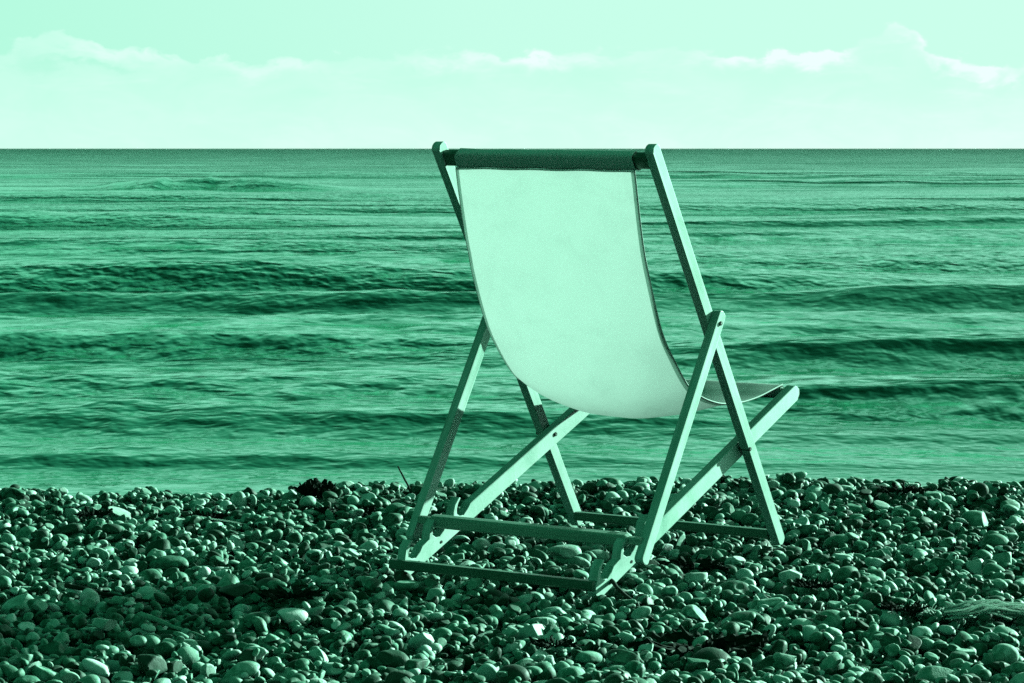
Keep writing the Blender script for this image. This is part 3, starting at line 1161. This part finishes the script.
p = on_beach(416, 494, -0.012)
stick("twig", p, p + Vector((-0.052, 0.01, 0.105)), 0.0036, 0.0022, M_TWIG, "thin dark twig poking up from the beach crest left of the chair", "twig", 0.003, seed=3,
      forks=((0.75, -0.004, 0, 0.010),))
a, b_ = on_beach(622, 585, 0.016), on_beach(662, 604, 0.004)
stick("stick", a + Vector((-0.03, 0.07, 0.02)), b_, 0.0052, 0.0036, M_TWIG, "dark straight stick lying by the right rear corner of the deckchair", "stick", 0.004, seed=5,
      forks=((0.55, 0.02, -0.012, -0.004),))
a, b_ = on_beach(138, 618, 0.022), on_beach(202, 629, 0.020)
stick("driftwood", a, b_, 0.0065, 0.0016, M_STICK, "pale pointed sliver of driftwood in the chair's shadow at lower left", "driftwood", 0.004, seed=8)
a, b_ = on_beach(62, 587, 0.018), on_beach(172, 592, 0.014)
stick("stick", a, b_, 0.006, 0.003, M_TWIG, "dark bowed stick half buried in the shingle at left", "stick", 0.02, seed=9)
a, b_ = on_beach(190, 511, 0.016), on_beach(268, 511, 0.016)
stick("straw_stalk", a, b_, 0.0022, 0.0014, M_STRAW, "thin pale stalk lying across the pebbles near the left crest", "stalk", 0.006, seed=10)
a, b_ = on_beach(652, 497, 0.006), on_beach(735, 501, 0.006)
stick("straw_stalk", a, b_, 0.002, 0.0012, M_STRAW, "thin pale stalk lying on the pebbles behind the right prop strut", "stalk", 0.012, seed=12)
a, b_ = on_beach(985, 566, 0.008), on_beach(1012, 570, 0.004)
stick("straw_stalk", a, b_, 0.0022, 0.0012, M_STRAW, "short pale stalk near the right edge above the straw tuft", "stalk", 0.006, seed=14)


def seaweed(name, px, py, wd, ht, n, label, seed, group=None):
    """crisped dark weed: a heap of small curled fronds"""
    rnd = random.Random(seed)
    o = on_beach(px, py, -0.004)
    o.z += 0.012 if ht > 0.04 else 0.009
    bm = bmesh.new()
    for _ in range(n):
        a = rnd.uniform(0, 6.283)
        rr = rnd.random() ** 0.6
        base = o + Vector((math.cos(a) * rr * wd * 0.42, math.sin(a) * rr * wd * 0.30, 0))
        d_v = Vector((math.cos(a) * rnd.uniform(0.2, 0.9), math.sin(a) * rnd.uniform(0.2, 0.7), rnd.uniform(0.15, 1.0) * ht / wd * 2)).normalized()
        L = rnd.uniform(0.35, 0.75) * max(ht, wd * 0.35)
        sd = d_v.cross(Vector((rnd.uniform(-1, 1), rnd.uniform(-1, 1), rnd.uniform(-1, 1)))).normalized()
        up = sd.cross(d_v)
        prev = None
        wid = rnd.uniform(0.10, 0.22) * L
        N = 5
        for i in range(N + 1):
            f = i / N
            c = base + d_v * L * f + up * (0.25 * L * f * f * rnd.uniform(0.4, 1.0))
            wv_ = wid * (0.6 + 0.7 * math.sin(math.pi * min(f + 0.1, 1))) * rnd.uniform(0.7, 1.3)
            k1 = bm.verts.new(c - sd * wv_ + up * rnd.uniform(-0.3, 0.3) * wid)
            k2 = bm.verts.new(c + up * wid * 0.5)
            k3 = bm.verts.new(c + sd * wv_ + up * rnd.uniform(-0.3, 0.3) * wid)
            k4 = bm.verts.new(c - up * wid * 0.3)
            cur = (k1, k2, k3, k4)
            if prev:
                for q in range(4):
                    bm.faces.new((prev[q], prev[(q + 1) % 4], cur[(q + 1) % 4], cur[q]))
            else:
                bm.faces.new(cur)
            prev = cur
        bm.faces.new(prev)
    return tag(finish(name, bm, M_WEED, o, False), label, "seaweed", group)


seaweed("seaweed_clump", 315, 495, 0.075, 0.062, 150, "bushy black seaweed clump standing up on the beach crest left of the chair", 1)
for i, (px, py, wd, ht, lab) in enumerate((
        (88, 508, 0.11, 0.020, "flat dark seaweed scrap on the upper shingle at far left"),
        (205, 507, 0.12, 0.020, "flat dark seaweed scrap beside the thin pale stalk on the left"),
        (345, 506, 0.14, 0.016, "flat dark seaweed scrap just below the crest and the seaweed clump"),
        (585, 505, 0.10, 0.020, "flat dark seaweed scrap behind the left front foot of the deckchair"),
        (690, 556, 0.16, 0.016, "flat dark seaweed scrap in front of the chair's foot bar, right of the strut foot"),
        (905, 500, 0.12, 0.018, "flat dark seaweed scrap below the crest at right"),
        (818, 583, 0.09, 0.022, "flat dark seaweed scrap right of the chair and the pale nodular flint"),
        (905, 603, 0.10, 0.018, "flat dark seaweed scrap left of the straw tuft"),
        (708, 632, 0.24, 0.014, "long flat dark seaweed scrap in the right foreground"),
        (290, 596, 0.13, 0.016, "flat dark seaweed scrap in the chair's shadow above the pale flint"),
        (555, 640, 0.09, 0.014, "small flat dark seaweed scrap in the centre foreground"))):
    seaweed("seaweed_scrap", px, py, wd, ht, 70, lab, 20 + i, "dark seaweed scraps on the shingle")

# bleached straw tuft at the right edge
rnd = random.Random(77)
root = on_beach(945, 604, 0.010)
bm = bmesh.new()
for i in range(46):
    L = rnd.uniform(0.12, 0.30)
    a = root + Vector((rnd.uniform(0.0, 0.03), rnd.uniform(-0.03, 0.03), rnd.uniform(-0.006, 0.008)))
    ang = rnd.gauss(0.05, 0.16)
    pts = []
    for k in range(6):
        f = k / 5
        pts.append(a + Vector((L * f * math.cos(ang), L * f * math.sin(ang) + 0.015 * math.sin(3 * f + i), 0.018 * math.sin(math.pi * min(f * 1.1, 1.0)) * rnd.uniform(0.3, 1.3) - 0.004 * f)))
    tube(bm, pts, 0.0022, 0.0012, 5)
for i in range(60):
    a = root + Vector((rnd.uniform(-0.045, 0.005), rnd.uniform(-0.03, 0.03), rnd.uniform(-0.010, 0.0)))
    d_v = Vector((rnd.uniform(-1, 0.6), rnd.uniform(-1, 1), rnd.uniform(0.0, 0.9))).normalized() * rnd.uniform(0.010, 0.028)
    tube(bm, [a, a + d_v * 0.5 + Vector((0, 0, 0.002)), a + d_v], 0.0014, 0.0008, 4)
tag(finish("straw_tuft", bm, M_STRAW, root), "bleached straw tuft with a frayed root lying on the shingle at the right edge", "straw")
